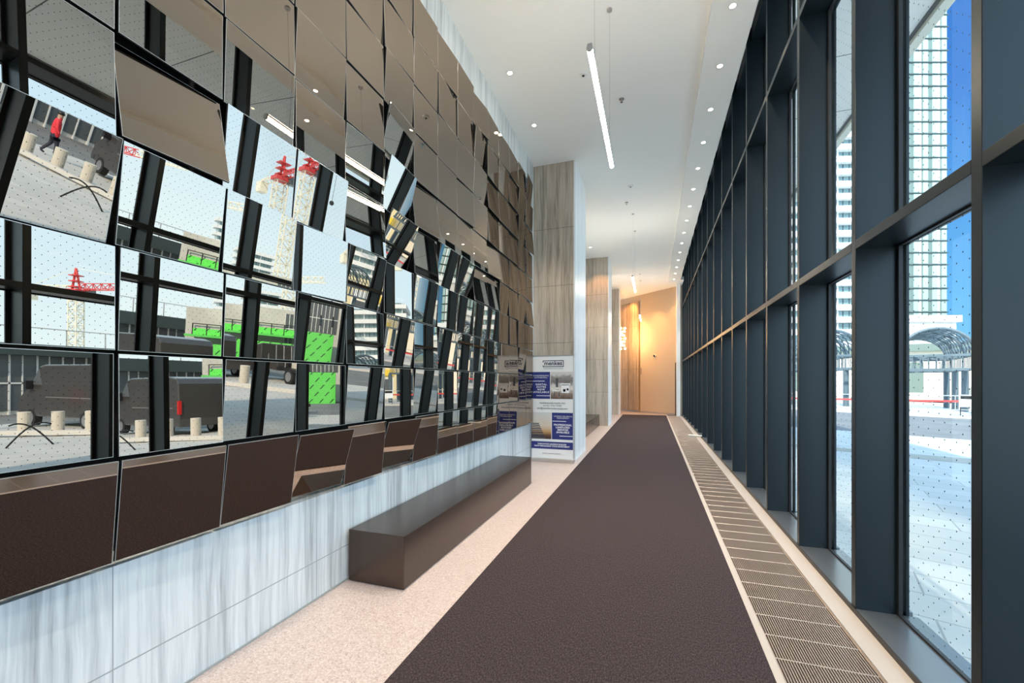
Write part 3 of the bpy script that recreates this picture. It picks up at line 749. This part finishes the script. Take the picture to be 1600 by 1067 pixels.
# cross pergola wing to the left and right (lower vaults)
pg2 = copy_tree(pg); pg2.location = (22.3, 35.5, gz(23)); tag(pg2, 'second grey blue pergola vault partly hidden to the right of the first', 'pergola')
pg2.rotation_euler = (0,0,math.radians(-62))
pg3 = copy_tree(pg); pg3.location = (10.6, 36.4, gz(12)); tag(pg3, 'third grey blue pergola vault seen in the narrow window gap to the left', 'pergola')
pg3.rotation_euler = (0,0,math.radians(-2))
# low fence and sign before the pergola
fn = thing('construction_fence', 'low mesh fence with a red rail in front of the pergola', 'fence', (9, 35.4, gz(12)), math.radians(-16))
fb = MB()
for k in range(15): fb.cyl((k*1.0, 0, 0), (k*1.0, 0, 1.05), .025, M_alu, 6)
fb.box(0, 14, -.01, .01, 1.0, 1.05, M_alu).box(0, 14, -.01, .01, .15, .19, M_alu)
fb.build('posts', fn); MB().box(0, 14, -.03, .03, .62, .74, M_craneR).build('red_rail', fn)
o = MB().box(-.45, .45, -.02, .02, .45, 1.15, M_textw).box(-.4, .4, -.03, -.02, .9, 1.1, M_black).box(-.42, -.38, -.02, .02, -.1, .45, M_black).box(.38, .42, -.02, .02, -.1, .45, M_black).build('sign_board')
o.location = (17.3, 31.0, gz(17)+.1); o.rotation_euler = (0,0,math.radians(-40)); tag(o, 'small white site notice board standing by the pergola', 'sign')

# ---- towers
def tower_glass(name, loc, rz, W, D, Hh, label, group=None):
    t_ = thing(name, label, 'tower', loc, rz, group)
    b = MB().box(0, W, 0, D, 0, Hh, M_tgrey)
    nfl = int(Hh/3.0)
    for k in range(nfl): b.box(-.25, W+.25, -.25, D+.25, k*3.0, k*3.0+.22, M_tline)
    b.build('body', t_)
    pn = MB()
    for k in range(nfl):
        x = .5
        while x < W-1.2:
            pn.box(x, x+1.25, -.12, 0, k*3+.35, k*3+2.85, M_tglass); 
            if int(x*3) % 2: pn.box(x+1.35, x+1.9, -.12, 0, k*3+.35, k*3+2.85, M_winw)
            x += 2.35
        y = .5
        while y < D-1.2: pn.box(-.12, 0, y, y+1.25, k*3+.35, k*3+2.85, M_tglass); y += 2.35
    pn.build('window_grid', t_); return t_
def tower_band(name, loc, rz, W, D, Hh, label):
    t_ = thing(name, label, 'tower', loc, rz)
    MB().box(0, W, 0, D, 0, Hh, M_wing2).build('body', t_)
    bd = MB(); k = 0
    while k*3.0 < Hh:
        bd.box(-1.3, W+1.3, -1.3, D+1.3, k*3.0, k*3.0+1.35, M_twhite); k += 1
    bd.build('balcony_bands', t_)
    pr_ = MB()
    x = 0
    while x < W: pr_.box(x, x+.25, -.4, .1, 0, Hh, M_twhite); x += 4.5
    x = 0
    while x < W: pr_.box(x, x+.12, -.06, .1, 0, Hh, M_black); x += 1.5
    pr_.build('window_mullions', t_); return t_
def at(u, Zc, z=0):
    r = (u-800)/F_PX; return Vector((r*Zc*cs - Zc*sn, r*Zc*sn + Zc*cs, z))
p = at(1395, 105, -2); tower_glass('apartment_tower', p, TH+math.radians(0), 13.6, 14, 130, 'tall grey green glass apartment tower against blue sky')
p = at(1396, 90, 0); o = MB().box(0, 13.6, 0, 6, 10.0, 16.0, M_conc).box(-.5, 14.4, -.5, 6, 16.0, 17.4, M_twhite).box(0, 13.4, .5, 6, 0, 10, M_conc).build('tower_podium')
o.location = (p.x, p.y, -1.5); o.rotation_euler = (0,0,TH); tag(o, 'white flat roofed podium at the foot of the grey green tower', 'building')
p = at(1218, 103, -2); tower_band('balcony_tower', p, TH+math.radians(-3), 17.8, 12, 130, 'white banded apartment tower with stacked balconies seen through the narrow window')
# towers seen only in the mirrors (real position = mirrored)
def mir(u, Zc, z=0):
    v_ = at(u, Zc, z); return Vector((2*XP - v_.x, v_.y, z))
p = mir(395, 190); tower_band('white_slab_tower', p, math.radians(-60), 13, 9, 25, 'distant white slab block with balconies beyond the hoarding')
p = mir(600, 140); tower_band('striped_tower', p, math.radians(-30), 16, 14, 29, 'distant striped white office tower reflected in the mirrors')
p = mir(752, 170); tower_glass('distant_glass_tower', p, math.radians(-10), 7, 9, 60, 'distant grey green tower reflected in the narrow mirrors')

# ---- tower cranes
def crane(loc, rz, Hm, label, jib=42, cj=14, w=2.0, hd=M_craneR):
    t_ = thing('tower_crane', label, 'crane', loc, rz, 'red and cream tower cranes on the skyline')
    ms = MB(); th = .13
    n = int(Hm/2.2)
    for sx_ in (-1, 1):
        for sy_ in (-1, 1): ms.cyl((sx_*w/2, sy_*w/2, 0), (sx_*w/2, sy_*w/2, Hm), th*1.3, M_craneW, 5)
    for k in range(n):
        z0 = k*Hm/n; z1 = (k+1)*Hm/n; s_ = 1 if k % 2 else -1
        for yy in (-w/2, w/2):
            ms.cyl((-s_*w/2, yy, z0), (s_*w/2, yy, z1), th, M_craneW, 4); ms.cyl((-w/2, yy, z1), (w/2, yy, z1), th, M_craneW, 4)
        for xx in (-w/2, w/2):
            ms.cyl((xx, -s_*w/2, z0), (xx, s_*w/2, z1), th, M_craneW, 4); ms.cyl((xx, -w/2, z1), (xx, w/2, z1), th, M_craneW, 4)
    ms.build('mast', t_)
    hd_ = MB().box(-w*.7, w*.7, -w*.7, w*.7, Hm, Hm+1.0, hd).cyl((-w/2,0,Hm+1), (0,0,Hm+7), .3, hd, 6).cyl((w/2,0,Hm+1), (0,0,Hm+7), .3, hd, 6)
    for k in range(3): hd_.box(-w/2, w/2, -w/2, w/2, Hm+1.6+k*1.6, Hm+1.85+k*1.6, hd)
    hd_.build('slewing_head', t_)
    MB().box(1.2, 3.0, -2.6, -1.0, Hm-.6, Hm+1.6, M_wing).build('cab', t_)
    def truss(x0, x1, z, hgt, m1, m2, seg):
        jb_ = MB(); n_ = int(abs(x1-x0)/seg)
        for k in range(n_):
            a = x0+(x1-x0)*k/n_; b = x0+(x1-x0)*(k+1)/n_; mm = m1 if (k*seg) < 14 else m2
            for yy in (-.8, .8):
                jb_.cyl((a, yy, z), (b, yy, z), .15, mm, 4); jb_.cyl((a, yy, z), ((a+b)/2, 0, z+hgt), .10, mm, 4); jb_.cyl(((a+b)/2, 0, z+hgt), (b, yy, z), .10, mm, 4)
            jb_.cyl((a, 0, z+hgt), (b, 0, z+hgt), .15, mm, 4)
        return jb_
    truss(w*.6, jib, Hm+1.0, 1.7, hd, M_craneW, 2.2).build('jib', t_)
    truss(-w*.6, -cj, Hm+1.0, 1.2, M_craneW, M_craneW, 2.4).build('counter_jib', t_)
    MB().box(-cj-1, -cj+2.5, -1, 1, Hm-1.8, Hm+1.2, M_craneW).build('counterweight', t_)
    MB().cyl((0,0,Hm+7), (jib*.6, 0, Hm+2.7), .07, M_craneW, 4).cyl((0,0,Hm+7), (-cj+1, 0, Hm+1.8), .07, M_craneW, 4).build('stay_cables', t_)
    hk = MB().cyl((jib*.5,0,Hm+1), (jib*.5,0,Hm-9), .05, M_black, 4).sphere((jib*.5,0,Hm-9.5), .6, M_black, 8, 6)
    hk.build('hook_block', t_)
    return t_
p = mir(108, 115, -1); crane(p, math.radians(160), 27.0, 'red and cream tower crane with a level jib, seen largest in the left mirrors', w=2.2)
p = mir(412, 120, -1); crane(p, math.radians(200), 39.0, 'tall red topped tower crane on a lattice mast, seen in the middle mirrors', 36, 14, 2.9)
p = mir(640, 190, -1); crane(p, math.radians(150), 56.0, 'third tower crane farthest away beyond the street', 40, 14, 2.2)

# ---- person in red on the plaza far side
ps = thing('person', 'person in a red jacket walking beyond the bollards', 'person', (18.8, 10.3, gz(18.8)), 2.0)
def person_mesh():
    me = bpy.data.meshes.new('body'); bm = bmesh.new(); sk = bm.verts.layers.skin.verify()
    J = {'pel':((0,0,.95),.13), 'ch':((0,0,1.30),.15), 'nk':((0,0,1.50),.06), 'hd':((.02,0,1.60),.09), 'tp':((.02,0,1.72),.08),
         'sl':((0,.18,1.42),.06), 'el':((.03,.24,1.15),.045), 'hl':((.14,.22,.92),.035), 'sr':((0,-.18,1.42),.06), 'er':((-.05,-.24,1.15),.045), 'hr':((-.02,-.24,.90),.035),
         'kl':((.14,.10,.52),.065), 'fl':((.16,.10,.08),.045), 'tl':((.30,.10,.05),.04), 'kr':((-.02,-.10,.50),.065), 'fr':((-.22,-.10,.10),.045), 'tr':((-.10,-.10,.05),.04)}
    V = {}
    for k, (c, r) in J.items():
        v = bm.verts.new(c); v[sk].radius = (r, r); V[k] = v
    V['pel'][sk].use_root = True
    for a, b in (('pel','ch'),('ch','nk'),('nk','hd'),('hd','tp'),('ch','sl'),('sl','el'),('el','hl'),('ch','sr'),('sr','er'),('er','hr'),('pel','kl'),('kl','fl'),('fl','tl'),('pel','kr'),('kr','fr'),('fr','tr')):
        bm.edges.new((V[a], V[b]))
    bm.to_mesh(me); bm.free()
    return me
me = person_mesh()
tmp = bpy.data.objects.new('body', me); C.objects.link(tmp); tmp.modifiers.new('s', 'SKIN'); tmp.modifiers.new('d', 'SUBSURF').levels = 1
bpy.context.view_layer.update()
m2 = bpy.data.meshes.new_from_object(tmp.evaluated_get(bpy.context.evaluated_depsgraph_get())); bpy.data.objects.remove(tmp)
for mm in (M_skin, M_redc, M_trous): m2.materials.append(mm)
for pgn in m2.polygons:
    z = pgn.center.z; pgn.material_index = 0 if z > 1.5 else (1 if z > .86 else 2); pgn.use_smooth = True
o = bpy.data.objects.new('body', m2); C.objects.link(o); o.parent = ps
MB().sphere((.01,0,1.70), .105, M_dark, 12, 8, (1,1,.8)).build('hair', ps, smooth=True)
